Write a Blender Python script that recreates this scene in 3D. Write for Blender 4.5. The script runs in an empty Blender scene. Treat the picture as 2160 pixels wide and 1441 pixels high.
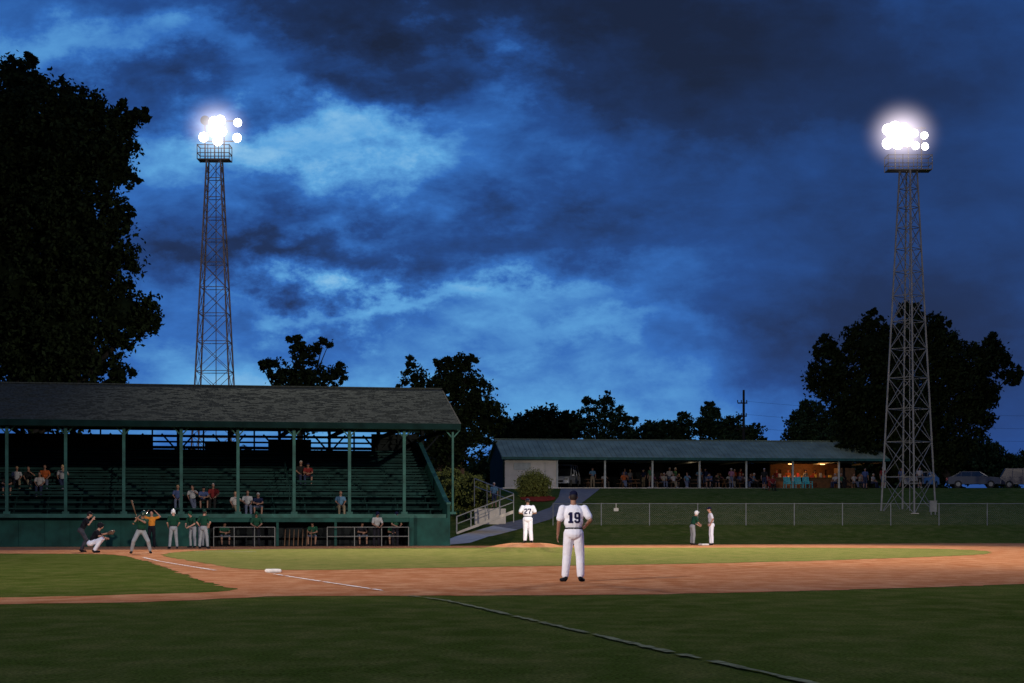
import bpy, bmesh, math, random
import numpy as np
from mathutils import Vector, Matrix
from mathutils.bvhtree import BVHTree
random.seed(7); np.random.seed(7)
C = bpy.context.scene.collection
R = math.radians

# ---------------------------------------------------------------- materials
def nodes_of(m):
    m.use_nodes = True
    return m.node_tree.nodes, m.node_tree.links, m.node_tree.nodes['Principled BSDF']
def mat(name, col, rough=0.8, var=0.25, scale=3.0, bump=0.0, bscale=None, metal=0.0, spec=0.3, col2=None, island=False, detail=6):
    m = bpy.data.materials.new(name)
    n, l, b = nodes_of(m)
    b.inputs['Roughness'].default_value = rough
    b.inputs['Metallic'].default_value = metal
    b.inputs['Specular IOR Level'].default_value = spec
    c1 = tuple(max(0, c*(1-var)) for c in col) + (1,)
    c2 = (tuple(min(1, c*(1+var)) for c in col) if col2 is None else tuple(col2)) + (1,)
    r = n.new('ShaderNodeValToRGB'); r.color_ramp.elements[0].position = .3; r.color_ramp.elements[1].position = .7
    r.color_ramp.elements[0].color = c1; r.color_ramp.elements[1].color = c2
    if island:
        g = n.new('ShaderNodeNewGeometry'); l.new(g.outputs['Random Per Island'], r.inputs[0])
        r.color_ramp.elements[0].position = 0; r.color_ramp.elements[1].position = 1
    else:
        t = n.new('ShaderNodeTexCoord'); x = n.new('ShaderNodeTexNoise')
        x.inputs['Scale'].default_value = scale; x.inputs['Detail'].default_value = detail
        l.new(t.outputs['Object'], x.inputs['Vector']); l.new(x.outputs['Fac'], r.inputs[0])
        if bump > 0:
            y = n.new('ShaderNodeTexNoise'); y.inputs['Scale'].default_value = bscale or scale*8; y.inputs['Detail'].default_value = 8
            l.new(t.outputs['Object'], y.inputs['Vector'])
            q = n.new('ShaderNodeBump'); q.inputs['Strength'].default_value = bump; q.inputs['Distance'].default_value = .03
            l.new(y.outputs['Fac'], q.inputs['Height']); l.new(q.outputs['Normal'], b.inputs['Normal'])
    l.new(r.outputs[0], b.inputs['Base Color'])
    return m
def emis(name, col, s):
    m = bpy.data.materials.new(name); n, l, b = nodes_of(m)
    b.inputs['Base Color'].default_value = tuple(col)+(1,)
    b.inputs['Emission Color'].default_value = tuple(col)+(1,); b.inputs['Emission Strength'].default_value = s
    return m

def ground_mat(name, a, b_, c_, lo=.45, hi=1.5, bump=.5, big=.35, bs=22):
    """three scales: broad patches, mottling, blades / grains"""
    m = bpy.data.materials.new(name); n, l, b = nodes_of(m)
    b.inputs['Roughness'].default_value = 1; b.inputs['Specular IOR Level'].default_value = 0
    t = n.new('ShaderNodeTexCoord')
    def noise(s, d, sx=1, sy=1):
        mp = n.new('ShaderNodeMapping'); mp.inputs['Scale'].default_value = (sx, sy, 1)
        l.new(t.outputs['Object'], mp.inputs[0])
        x = n.new('ShaderNodeTexNoise'); x.inputs['Scale'].default_value = s; x.inputs['Detail'].default_value = d
        x.inputs['Roughness'].default_value = .65
        l.new(mp.outputs[0], x.inputs['Vector']); return x.outputs['Fac']
    def ramp(f, p0, p1, c0, c1):
        r = n.new('ShaderNodeValToRGB'); e = r.color_ramp.elements
        e[0].position = p0; e[1].position = p1; e[0].color = tuple(c0)+(1,); e[1].color = tuple(c1)+(1,)
        l.new(f, r.inputs[0]); return r.outputs[0]
    base = ramp(noise(big, 6, 1, .4), .35, .68, a, b_)
    mot = ramp(noise(1.6, 8, 1, .6), .42, .68, (0, 0, 0), (1, 1, 1))
    mx = n.new('ShaderNodeMix'); mx.data_type = 'RGBA'
    l.new(mot, mx.inputs[0]); l.new(base, mx.inputs[6]); mx.inputs[7].default_value = tuple(c_)+(1,)
    bl = ramp(noise(28, 4), .3, .72, (lo, lo, lo), (hi, hi, hi))
    mu = n.new('ShaderNodeMix'); mu.data_type = 'RGBA'; mu.blend_type = 'MULTIPLY'; mu.inputs[0].default_value = 1
    l.new(mx.outputs[2], mu.inputs[6]); l.new(bl, mu.inputs[7]); l.new(mu.outputs[2], b.inputs['Base Color'])
    q = n.new('ShaderNodeBump'); q.inputs['Strength'].default_value = bump; q.inputs['Distance'].default_value = .04
    l.new(noise(bs, 6), q.inputs['Height']); l.new(q.outputs[0], b.inputs['Normal'])
    return m

M_grass = ground_mat('outfield_grass', (.048, .070, .011), (.074, .096, .018), (.115, .115, .030), .3, 1.7)
M_ingrass = ground_mat('infield_turf', (.135, .150, .034), (.18, .18, .048), (.24, .21, .065), .6, 1.4)
M_dirt = ground_mat('infield_clay', (.34, .125, .050), (.42, .168, .075), (.52, .26, .13), .78, 1.2, .4, .25)
M_chalk = mat('chalk', (.75, .72, .68), .9, .12, 6, spec=.05)
M_worn = mat('worn_line', (.19, .195, .10), .95, .5, 5, spec=0)
M_conc = mat('concrete', (.54, .47, .38), .9, .15, 2, .3, spec=.1)
M_asph = mat('asphalt', (.20, .175, .15), .9, .2, 3, .4, spec=.05)
M_mulch = mat('red_mulch', (.28, .04, .022), 1, .4, 9, .8, spec=0)
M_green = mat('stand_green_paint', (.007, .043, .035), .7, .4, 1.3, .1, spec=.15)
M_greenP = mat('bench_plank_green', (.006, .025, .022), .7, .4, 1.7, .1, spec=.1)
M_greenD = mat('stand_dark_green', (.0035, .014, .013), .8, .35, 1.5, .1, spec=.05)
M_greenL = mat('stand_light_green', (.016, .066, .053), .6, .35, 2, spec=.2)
M_wood = mat('dark_timber', (.009, .011, .011), .85, .4, 3, spec=.05)
M_shing = mat('asphalt_shingle', (.034, .038, .034), 1, .45, 9, .4, 22, spec=0)
M_teal = mat('teal_metal_roof', (.17, .21, .145), .7, .22, .8, .1, metal=0, spec=.1)
M_white = mat('white_siding', (.42, .38, .32), .8, .1, 1.5, .15, spec=.1)
M_post = mat('pale_post', (.30, .31, .27), .6, .15, 3)
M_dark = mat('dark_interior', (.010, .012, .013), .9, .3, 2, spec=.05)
M_brown = mat('brown_wood', (.10, .05, .022), .7, .3, 4)
M_galv = mat('galvanised_steel', (.18, .18, .165), .6, .2, 3, metal=.3)
M_tower = mat('tower_steel', (.15, .145, .13), .6, .25, 2, metal=.1)
M_rust = mat('tower_steel_rusted', (.13, .105, .095), .7, .35, 2, metal=.1)
M_rail = mat('white_rail', (.27, .26, .235), .6, .12, 3)
M_leafD = mat('leaves_dark', (.010, .015, .005), .9, .5, 1, island=True, spec=.03)
M_leafM = mat('leaves_mid', (.024, .038, .012), .8, .5, 1, island=True, spec=.05)
M_leafB = mat('leaves_shrub', (.11, .12, .028), .8, .5, 1, island=True, spec=.05)
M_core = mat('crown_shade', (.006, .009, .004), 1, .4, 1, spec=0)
M_bark = mat('bark', (.022, .02, .017), .95, .4, 4, .6, spec=.02)
M_lamp = emis('floodlight_glass', (1, .95, .94), 14)
M_lamp.cycles.emission_sampling = 'NONE'
M_lampoff = mat('floodlight_unlit', (.05, .045, .04), .4, .2, 3)
M_glass = mat('car_glass', (.01, .012, .015), .1, .1, 2, spec=.6)
M_tyre = mat('tyre', (.012, .012, .012), .8, .1, 3)
M_warm = emis('warm_tube', (1, .55, .2), 4)
M_warm.cycles.emission_sampling = 'NONE'

# ---------------------------------------------------------------- builders
class MB:
    def __init__(s): s.v = []; s.f = []; s.m = []
    def add(s, vs, fs, mi=0):
        o = len(s.v); s.v += [tuple(v) for v in vs]; s.f += [tuple(i+o for i in f) for f in fs]; s.m += [mi]*len(fs)
    def box(s, a, b, mi=0):
        (x0, y0, z0), (x1, y1, z1) = a, b
        s.add([(x0,y0,z0),(x1,y0,z0),(x1,y1,z0),(x0,y1,z0),(x0,y0,z1),(x1,y0,z1),(x1,y1,z1),(x0,y1,z1)],
              [(0,3,2,1),(4,5,6,7),(0,1,5,4),(1,2,6,5),(2,3,7,6),(3,0,4,7)], mi)
    def beam(s, p, q, w, h=None, mi=0):
        h = h or w; p = Vector(p); q = Vector(q); d = (q-p).normalized()
        u = Vector((0,0,1)) if abs(d.z) < .95 else Vector((0,1,0))
        a = d.cross(u).normalized()*w/2; b = a.cross(d).normalized()*h/2
        s.add([p-a-b,p+a-b,p+a+b,p-a+b,q-a-b,q+a-b,q+a+b,q-a+b],
              [(0,1,2,3),(7,6,5,4),(0,4,5,1),(1,5,6,2),(2,6,7,3),(3,7,4,0)], mi)
    def tube(s, p, q, r0, r1=None, n=8, mi=0):
        r1 = r0 if r1 is None else r1; p = Vector(p); q = Vector(q); d = (q-p).normalized()
        u = Vector((0,0,1)) if abs(d.z) < .95 else Vector((0,1,0))
        a = d.cross(u).normalized(); b = a.cross(d)
        vs = []
        for c, r in ((p, r0), (q, r1)):
            for i in range(n):
                t = 2*math.pi*i/n; vs.append(c+a*r*math.cos(t)+b*r*math.sin(t))
        fs = [(i, (i+1)%n, n+(i+1)%n, n+i) for i in range(n)]+[tuple(range(n))[::-1], tuple(range(n, 2*n))]
        s.add(vs, fs, mi)
    def extrude_x(s, prof, x0, x1, mi=0):
        n = len(prof); vs = [(x0,y,z) for y,z in prof]+[(x1,y,z) for y,z in prof]
        s.add(vs, [(i,(i+1)%n,n+(i+1)%n,n+i) for i in range(n)]+[tuple(range(n))[::-1], tuple(range(n,2*n))], mi)
    def obj(s, name, mats, parent=None, smooth=False):
        me = bpy.data.meshes.new(name); me.from_pydata(s.v, [], s.f)
        for m in (mats if isinstance(mats, (list, tuple)) else [mats]): me.materials.append(m)
        me.polygons.foreach_set('material_index', s.m)
        if smooth: me.polygons.foreach_set('use_smooth', [True]*len(s.f))
        me.update()
        bm = bmesh.new(); bm.from_mesh(me)
        if len(bm.faces) < 60000: bmesh.ops.recalc_face_normals(bm, faces=bm.faces)
        bm.to_mesh(me); bm.free()
        o = bpy.data.objects.new(name, me); C.objects.link(o)
        if parent: o.parent = parent
        return o
def empty(name, loc=(0,0,0), rz=0):
    e = bpy.data.objects.new(name, None); C.objects.link(e); e.location = loc; e.rotation_euler = (0,0,rz); e.empty_display_size = .5
    return e

# ---------------------------------------------------------------- terrain
TY = [-80, 104, 110, 115, 123, 153, 165, 400, 4000]
TZ = [0, 0, .35, 1.0, 1.9, 4.05, 4.3, 4.3, 4.3]
def gz(y): return float(np.interp(y, TY, TZ))
def grid_sheet(name, xs, ys, m):
    mb = MB(); vs = [(x, y, gz(y)) for y in ys for x in xs]; w = len(xs)
    fs = [(j*w+i, j*w+i+1, (j+1)*w+i+1, (j+1)*w+i) for j in range(len(ys)-1) for i in range(w-1)]
    mb.add(vs, fs); return mb.obj(name, m)
grid_sheet('grass_ground', [-3000,-400,-100,-50,0,50,100,400,3000], [-80,0,50]+list(range(100,171))+[200,400,1000,4000], M_grass)

def crom(pts, closed=True, step=.5, jit=.05):
    out = []; n = len(pts); P = [Vector(p) for p in pts]
    for i in range(n if closed else n-1):
        if closed: p0,p1,p2,p3 = P[i-1],P[i],P[(i+1)%n],P[(i+2)%n]
        else: p0,p1,p2,p3 = P[max(i-1,0)],P[i],P[i+1],P[min(i+2,n-1)]
        k = max(1, min(60, int((p2-p1).length/step)))
        L = (p2-p1).length; m1 = (p2-p0); m2 = (p3-p1)
        m1 = m1.normalized()*L*.8 if m1.length > 0 else m1; m2 = m2.normalized()*L*.8 if m2.length > 0 else m2
        for j in range(k):
            t = j/k; t2 = t*t; t3 = t2*t
            q = (2*t3-3*t2+1)*p1+(t3-2*t2+t)*m1+(-2*t3+3*t2)*p2+(t3-t2)*m2
            out.append(q+Vector([random.gauss(0, jit) for _ in range(len(q))]))
    if not closed: out.append(P[-1])
    return out
def flat_poly(name, pts, z, m, step=.3, jit=.06):
    q = crom(pts, True, step, jit); mb = MB(); mb.add([(p.x,p.y,z) for p in q], [tuple(range(len(q)))]); return mb.obj(name, m)

flat_poly('infield_dirt', [(-11,27.0),(-7.7,27.3),(-5.7,28),(-4.6,29.3),(-3.8,30.2),(-1.43,30.45),(.96,30.6),(3.45,31.45),(6.25,33.2),(8.3,34.6),(10.2,36.2),
   (16.5,41.6),(25,50),(34,64),(36.8,87),(35,100),(30,103),(24.8,103),(16.1,99.6),(10.2,97.8),(4.2,95.6),(-1.9,92.6),(-5,92.3),(-14,90.6),(-25,88.4),(-40,86),
   (-40,71),(-19.8,70.3),(-15.6,69.0),(-12.35,59.8),(-9.4,49.3),(-6.8,39.2),(-5.3,33.9),(-5.06,32.6),(-5.5,31.7),(-7,30.4),(-8.3,29.6),(-11.1,28.8)], .006, M_dirt)
flat_poly('infield_grass', [(-13.1,68.3),(-12.5,79.7),(-4,85.4),(4.9,85.8),(13.8,85.8),(19.0,82.8),(19.9,76.5),(17.7,68.3),(11.1,59),(5.9,53.7),(1.6,50.9),(-2.3,48.3),(-4.6,46.5),(-6.55,46.6),(-8.9,53.1)], .012, M_ingrass, .3, .08)
mb = MB(); rings = 14; seg = 48; vs = []
for i in range(rings+1):
    r = 2.7*i/rings; z = .014+.34*(.5+.5*math.cos(math.pi*min(1, max(0, (r-.5)/2.2))))
    for j in range(seg):
        t = 2*math.pi*j/seg; vs.append((.65+r*math.cos(t)*1.05, 75+r*math.sin(t), z+random.gauss(0,.004)-.03*(i==rings)))
fs = [(i*seg+j, i*seg+(j+1)%seg, (i+1)*seg+(j+1)%seg, (i+1)*seg+j) for i in range(rings) for j in range(seg)]
mb.add(vs, fs); me_ob = mb.obj('pitchers_mound', [M_dirt, M_ingrass], smooth=True)
for p in me_ob.data.polygons:
    if p.center.z < .19: p.material_index = 1

def strip(name, L, Rr, m, off=.03):
    """ribbon draped over the terrain between two edge polylines given by (x,y)"""
    mb = MB(); vs = []; n = len(L); rows = []
    for i in range(n-1):
        k = 8
        for j in range(k if i < n-2 else k+1):
            t = j/k; a = Vector(L[i]).lerp(Vector(L[i+1]), t); b = Vector(Rr[i]).lerp(Vector(Rr[i+1]), t); rows.append((a, b))
    W = 6
    for a, b in rows:
        for c in range(W+1):
            p = a.lerp(b, c/W); vs.append((p.x, p.y, gz(p.y)+off))
    mb.add(vs, [(r*(W+1)+c, r*(W+1)+c+1, (r+1)*(W+1)+c+1, (r+1)*(W+1)+c) for r in range(len(rows)-1) for c in range(W)])
    return mb.obj(name, m)
def line(name, pts, w, z, m, gaps=0.0, wob=0.0):
    q = crom(pts, False, .25, wob); mb = MB()
    for i in range(len(q)-1):
        if random.random() < gaps: continue
        a, b = q[i], q[i+1]; d = (b-a).normalized(); s = Vector((-d.y, d.x))*w/2*random.uniform(.5, 1.2)
        mb.add([(*(a-s), z), (*(a+s), z), (*(b+s), z), (*(b-s), z)], [(0,3,2,1)])
    return mb.obj(name, m)
line('foul_line', [(-12.6,62),(-10.6,55.2),(-7.5,45.8)], .09, .02, M_chalk, .15)
line('foul_line', [(-5.6,42.6),(-4.4,38.8),(-2.25,32.2)], .07, .02, M_chalk, .14)
line('foul_line', [(-1.7,30.2),(-1.0,28.3),(.45,21.9),(1.46,17.4),(2.27,14),(3.6,8)], .11, .016, M_worn, .08, .008)
line('batters_box_line', [(-15.3,71),(-13.4,71.2)], .08, .02, M_chalk, .1)
line('batters_box_line', [(-12.9,73.5),(-10.2,73.9)], .08, .02, M_chalk, .1)
strip('concrete_walkway', [(-5.0,94.5),(-4.5,100),(-3.9,106),(-3.3,110),(-1.2,114.6)], [(-3.4,94.5),(-2.8,100),(-2.4,104),(-1.4,109.5),(.35,112.8)], M_conc)
strip('asphalt_driveway', [(-1.25,114.7),(.93,118.7),(2.65,127),(3.6,140),(4.1,152)], [(.37,112.85),(2.5,118.2),(4.7,129),(6.0,140),(7.4,152)], M_asph)
def base(x, y, s=.38):
    bm = bmesh.new(); bmesh.ops.create_cube(bm, size=1)
    bmesh.ops.scale(bm, vec=(s, s, .08), verts=bm.verts); bmesh.ops.bevel(bm, geom=bm.edges[:], offset=.02, segments=2, affect='EDGES')
    me = bpy.data.meshes.new('base_bag'); bm.to_mesh(me); bm.free(); me.materials.append(M_chalk)
    o = bpy.data.objects.new('base_bag', me); o.location = (x, y, .05); o.rotation_euler = (0,0,.4); C.objects.link(o)
base(-5.82, 44.2, .34); base(10.0, 94.6, .42)
mb = MB(); n = 40; vs = [(2.0, 138, gz(138)+.12)]+[(2.0+1.35*math.cos(t)*random.uniform(.93,1.05), 138+4.2*math.sin(t), gz(138+4.2*math.sin(t))+.05) for t in [2*math.pi*i/n for i in range(n)]]
mb.add(vs, [(0, 1+i, 1+(i+1)%n) for i in range(n)]); mb.obj('mulch_bed', M_mulch)

# ---------------------------------------------------------------- grandstand
gs_a = math.atan2(4.4, 22.1)
G = empty('grandstand', (-2.66, 92.4, 0), gs_a)
def gsw(x, y, z): return (-2.66+x*math.cos(gs_a)-y*math.sin(gs_a), 92.4+x*math.sin(gs_a)+y*math.cos(gs_a), z)
XL = -37
mb = MB()
mb.extrude_x([(-.1,6.02),(6,8.22),(12.2,6.45),(12.2,6.62),(6,8.42),(-.1,6.2)], XL, 0)
mb.box((XL, -.16, 5.92), (.03, -.103, 6.22), 1); mb.box((XL,12.203,6.35),(.03,12.27,6.65),1)
random.seed(3)
for i in range(1, 34):
    y = i*6/34; z = 6.2+(8.42-6.2)*(y+.1)/6.1; x = XL
    while x < -.05:
        wd = random.uniform(.2, .45); x1 = min(x+wd, -.02)
        if random.random() < .4: mb.beam((x, y, z-.002), (x1, y, z-.002), .10, random.choice([.008,.010]), 0)
        x = x1+.01
mb.beam((XL,6,8.44),(.02,6,8.44),.25,.06,0)
mb.obj('roof', [M_shing, M_greenD], G)
mb = MB()
mb.beam((.02,-.1,6.08),(.02,6,8.28),.05,.3); mb.beam((.02,6,8.28),(.02,12.2,6.52),.05,.3)
cols = [-2.8-2.79*k for k in range(13)]
for cx in cols+[-.3]:
    mb.beam((cx,.3,5.98),(cx,11.4,5.98),.12,.2)
    mb.beam((cx,.3,5.98),(cx,6,7.9),.1,.16); mb.beam((cx,6,7.9),(cx,11.6,6.3),.1,.16)
    mb.beam((cx,6,5.98),(cx,6,7.9),.1,.1); mb.beam((cx,3,5.98),(cx,3,6.95),.08,.08)
    mb.beam((cx,3,6.9),(cx,6,5.98),.08,.08); mb.beam((cx,9,6.9),(cx,6,5.98),.08,.08)
    mb.beam((cx,10.9,4.6),(cx,10.9,6.4),.16,.16)
    mb.beam((cx-.9,10.9,6.1),(cx,10.9,5.1),.09,.09); mb.beam((cx+.9,10.9,6.1),(cx,10.9,5.1),.09,.09)
    mb.beam((cx-1.4,10.9,5.1),(cx-1.4,10.9,6.3),.09,.09)
for y in (2.5,4.5,7.5,9.5): mb.beam((XL,y,6.3+ (y if y<6 else 12-y)*.3),(0,y,6.3+(y if y<6 else 12-y)*.3),.08,.14)
for z, h in ((5.35,.16),(5.66,.1),(5.98,.14)): mb.beam((XL,10.95,z),(-.4,10.95,z),.06,h)
mb.box((XL,11.05,5.0),(-15.4,11.1,6.02)); mb.box((-9.0,11.05,5.0),(-6.6,11.1,5.85)); mb.box((-12.5,11.05,5.0),(-10.6,11.1,5.7)); mb.box((-3.2,11.05,5.0),(-.6,11.1,6.2))
mb.obj('roof_truss', M_wood, G)
mb = MB()
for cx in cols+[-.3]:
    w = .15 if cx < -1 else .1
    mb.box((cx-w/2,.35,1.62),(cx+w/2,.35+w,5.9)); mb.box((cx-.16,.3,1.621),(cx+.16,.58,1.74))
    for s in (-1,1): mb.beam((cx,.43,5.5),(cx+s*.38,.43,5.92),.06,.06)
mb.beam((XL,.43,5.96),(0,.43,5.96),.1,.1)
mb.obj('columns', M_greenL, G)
mb = MB()
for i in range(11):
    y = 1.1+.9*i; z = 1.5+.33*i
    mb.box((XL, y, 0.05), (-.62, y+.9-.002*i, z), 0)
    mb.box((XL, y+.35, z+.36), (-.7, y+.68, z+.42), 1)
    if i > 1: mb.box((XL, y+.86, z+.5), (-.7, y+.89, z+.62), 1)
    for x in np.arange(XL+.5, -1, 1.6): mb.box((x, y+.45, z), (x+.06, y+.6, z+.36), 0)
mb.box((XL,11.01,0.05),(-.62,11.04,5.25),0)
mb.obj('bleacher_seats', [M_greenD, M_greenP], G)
mb = MB()
for x in (-8.4,-16.8,-25.2):
    mb.beam((x,1.2,2.5),(x,10.5,5.9),.04,.04)
    for i in range(0,11,2): mb.beam((x,1.4+.9*i,1.5+.33*i),(x,1.4+.9*i,2.55+.33*i),.04,.04)
mb.obj('aisle_rail', M_greenP, G)
mb = MB()
prof = [(.3,0),(11.1,0),(11.1,5.6),(10.4,5.6),(1.0,2.2),(.3,2.1)]
mb.extrude_x(prof, -.6, -.45)
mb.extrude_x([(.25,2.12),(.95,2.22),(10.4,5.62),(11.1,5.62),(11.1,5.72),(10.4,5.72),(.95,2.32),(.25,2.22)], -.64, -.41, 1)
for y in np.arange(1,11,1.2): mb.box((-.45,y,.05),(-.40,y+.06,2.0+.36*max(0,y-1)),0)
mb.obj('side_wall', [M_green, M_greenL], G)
mb = MB()
mb.box((XL,.3,0),(-12.6,.5,1.43)); mb.box((-2.55,.3,0),(-.602,.5,1.43))
for x in np.arange(XL+.6,-12.7,1.22): mb.box((x,.27,.02),(x+.05,.299,1.4),0)
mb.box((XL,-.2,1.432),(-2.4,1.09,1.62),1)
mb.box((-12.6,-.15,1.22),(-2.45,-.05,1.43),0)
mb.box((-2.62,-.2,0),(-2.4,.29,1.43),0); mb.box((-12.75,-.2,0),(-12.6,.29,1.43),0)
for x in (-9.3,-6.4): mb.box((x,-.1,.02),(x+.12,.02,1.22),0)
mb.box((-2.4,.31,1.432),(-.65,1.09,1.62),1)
mb.obj('front_wall', [M_green, M_greenL], G)
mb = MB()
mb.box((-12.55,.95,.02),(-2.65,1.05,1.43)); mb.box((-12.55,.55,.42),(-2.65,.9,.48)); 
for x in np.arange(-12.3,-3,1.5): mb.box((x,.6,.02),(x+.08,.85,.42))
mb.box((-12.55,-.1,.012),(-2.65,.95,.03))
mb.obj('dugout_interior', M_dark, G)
mb = MB()
for a, b in ((-12.4,-9.4),(-6.8,-2.7)):
    for z in (.5,.96): mb.tube((a,-.5,z),(b,-.5,z),.018)
    for x in np.linspace(a,b,4): mb.tube((x,-.5,0),(x,-.5,.96),.02)
mb.obj('dugout_rail', M_galv, G)
mb = MB()
for i in range(7):
    x = -8.9+.22*i; mb.tube((x,-.25,.03),(x+.05,-.08,.85),.03,.014,7)
mb.obj('bat_rack', M_brown, G)

# ---------------------------------------------------------------- ramp with rails
mb = MB(); ramp = empty('ramp_railing')
mb.add([(-3.4,111,.45),(0.1,111,1.75),(0.1,112.4,1.75),(-3.4,112.4,.45),(-3.4,111,.60),(0.1,111,1.95),(0.1,112.4,1.95),(-3.4,112.4,.60)],[(0,3,2,1),(4,5,6,7),(0,1,5,4),(1,2,6,5),(2,3,7,6),(3,0,4,7)])
mb.obj('ramp_slab', M_conc, ramp)
mb = MB()
for y in (111.05,112.35):
    for h in (.5,.95): mb.beam((-3.4,y,.6+h),(0.1,y,1.95+h),.045)
    for t in np.linspace(0,1,5): mb.beam((-3.4+3.5*t,y,.6+1.35*t),(-3.4+3.5*t,y,1.55+1.35*t),.045)
mb.beam((0.1,111,2.95),(-2.4,116,4.0),.045); mb.beam((0.1,111,2.5),(-2.4,116,3.5),.04)
for t in np.linspace(0,1,4): mb.beam((.1-2.5*t,111+5*t,1.2+1.0*t),(.1-2.5*t,111+5*t,2.95+1.05*t),.045)
mb.obj('handrails', M_rail, ramp)

# ---------------------------------------------------------------- pavilion
pa = R(8); PV = empty('concession_pavilion', (-.6,153,4.05), pa)
def pvw(x,y,z): return (-.6+x*math.cos(pa)-y*math.sin(pa), 153+x*math.sin(pa)+y*math.cos(pa), 4.05+z)
LN = 33.3
mb = MB(); mb.box((-.3,-.9,-.6),(LN+.5,9.3,.06)); mb.obj('floor_slab', M_conc, PV)
mb = MB()
mb.extrude_x([(-.45,2.52),(4.5,4.22),(9.45,2.52),(9.45,2.62),(4.5,4.34),(-.45,2.62)], -.3, LN+.3)
for x in np.arange(-.25, LN+.3, .45):
    mb.beam((x,-.45,2.63),(x,4.5,4.35),.05,.06); 
mb.beam((-.32,4.5,4.36),(LN+.32,4.5,4.36),.35,.05)
mb.obj('metal_roof', M_teal, PV)
mb = MB(); mb.box((-.33,-.53,2.42),(LN+.33,-.455,2.64)); mb.obj('fascia', M_greenL, PV)
mb = MB()
mb.box((0,0,.06),(4.46,.12,2.5))
for z in np.arange(.25,2.5,.22): mb.box((0.0,-.012,z),(4.46,-.001,z+.02))
mb.obj('white_wall', M_white, PV)
mb = MB(); mb.box((.75,-.05,1.55),(2.2,-.015,2.15)); mb.box((3.4,-.05,.06),(3.45,-.015,2.2)); mb.obj('shutter', M_post, PV)
mb = MB()
mb.add([(-.02,0.125,0),(-.02,9,0),(-.02,9,2.5),(-.02,4.5,4.15),(-.02,0.125,2.5),(-.12,0.125,0),(-.12,9,0),(-.12,9,2.5),(-.12,4.5,4.15),(-.12,0.125,2.5)],
       [(0,1,2,3,4),(9,8,7,6,5),(0,4,9,5),(0,5,6,1),(1,6,7,2),(2,7,8,3),(3,8,9,4)])
mb.obj('gable_wall', M_greenD, PV)
mb = MB()
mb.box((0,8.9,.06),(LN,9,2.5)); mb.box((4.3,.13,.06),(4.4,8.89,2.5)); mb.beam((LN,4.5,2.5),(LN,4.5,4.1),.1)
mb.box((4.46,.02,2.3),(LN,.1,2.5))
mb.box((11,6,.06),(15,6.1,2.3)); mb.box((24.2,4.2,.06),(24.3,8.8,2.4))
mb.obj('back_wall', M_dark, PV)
mb = MB()
for i in range(8):
    x = 4.46+4.12*i; mb.box((x-.07,-.1,.06),(x+.07,.06,2.42))
    mb.beam((x,.07,2.36),(x,8.8,2.36),.08,.12)
mb.obj('posts', M_post, PV)
mb = MB()
mb.box((24.6,3.8,.06),(30,4.0,1.05)); mb.box((24.6,3.6,1.052),(30,4.1,1.1)); mb.box((24.6,7.2,.06),(31.5,7.3,2.4)); mb.box((29.9,2.2,.06),(31.4,3.5,1.9))
for i in range(5): mb.box((25+1.1*i,7.0,1.0),(25.8+1.1*i,7.19,1.9),0)
mb.obj('snack_counter', M_brown, PV)
mb = MB()
for i in range(12): 
    x = 24.9+.42*i; h = random.uniform(.12,.4); mb.box((x,3.7,1.102),(x+random.uniform(.1,.28),3.95,1.1+h), i%3)
mb.obj('counter_goods', [M_rail, mat('red_goods',(.3,.03,.02)), mat('yellow_goods',(.5,.3,.04))], PV)
mb = MB()
for x,y in ((25.6,3.0),(28.6,3.3)): mb.box((x,y,2.22),(x+.4,y+.1,2.28))
mb.obj('ceiling_lamp', M_warm, PV)
def table(x, y):
    mb = MB(); mb.box((x,y,.72),(x+1.8,y+.75,.77)); mb.box((x,y-.45,.43),(x+1.8,y-.18,.47)); mb.box((x,y+.93,.43),(x+1.8,y+1.2,.47))
    for xx in (x+.25,x+1.5):
        mb.beam((xx,y-.35,0.01),(xx,y+.3,.72),.06); mb.beam((xx,y+1.1,0.01),(xx,y+.45,.72),.06); mb.beam((xx,y-.4,.4),(xx,y+1.15,.4),.05)
    o = mb.obj('picnic_table', M_brown); o.location = pvw(0,0,.06); o.rotation_euler = (0,0,pa)
for i in range(6): table(7.2+3*i, 1.4+(i%2)*.5)
M_tealc = mat('teal_plastic', (.05,.35,.33), .5, .1, 3)
def chair(x, y):
    mb = MB()
    mb.box((-.28,-.25,.36),(.28,.25,.40))
    for i in range(5): mb.beam((-.24+.12*i,.22,.38),(-.27+.135*i,.45,1.0),.09,.02)
    for s in (-.32,.32):
        mb.beam((s,-.27,.58),(s,.33,.58),.09,.03); mb.beam((s,-.25,0),(s,-.25,.57),.05); mb.beam((s,.3,0),(s,.28,.57),.05)
    o = mb.obj('lawn_chair', M_tealc); o.location = pvw(x,y,.06); o.rotation_euler = (0,0,pa+random.uniform(-.2,.2))
for x in (24.6,25.5,26.3): chair(x,-.3)

SH = empty('storage_shed', (-6.3,150,3.8), R(12))
mb = MB(); mb.box((-2.4,0,0),(2.4,4,2.6)); mb.obj('shed_walls', M_brown, SH)
mb = MB(); mb.extrude_x([(-.3,2.5),(2,3.7),(4.3,2.5),(4.3,2.62),(2,3.85),(-.3,2.62)],-2.7,2.7); mb.obj('shed_roof', M_shing, SH)
mb = MB(); mb.box((-1.6,-.03,1),(-.6,-.005,1.9)); mb.box((.5,-.03,0),(1.4,-.005,2.0)); mb.obj('shed_openings', M_dark, SH)

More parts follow.
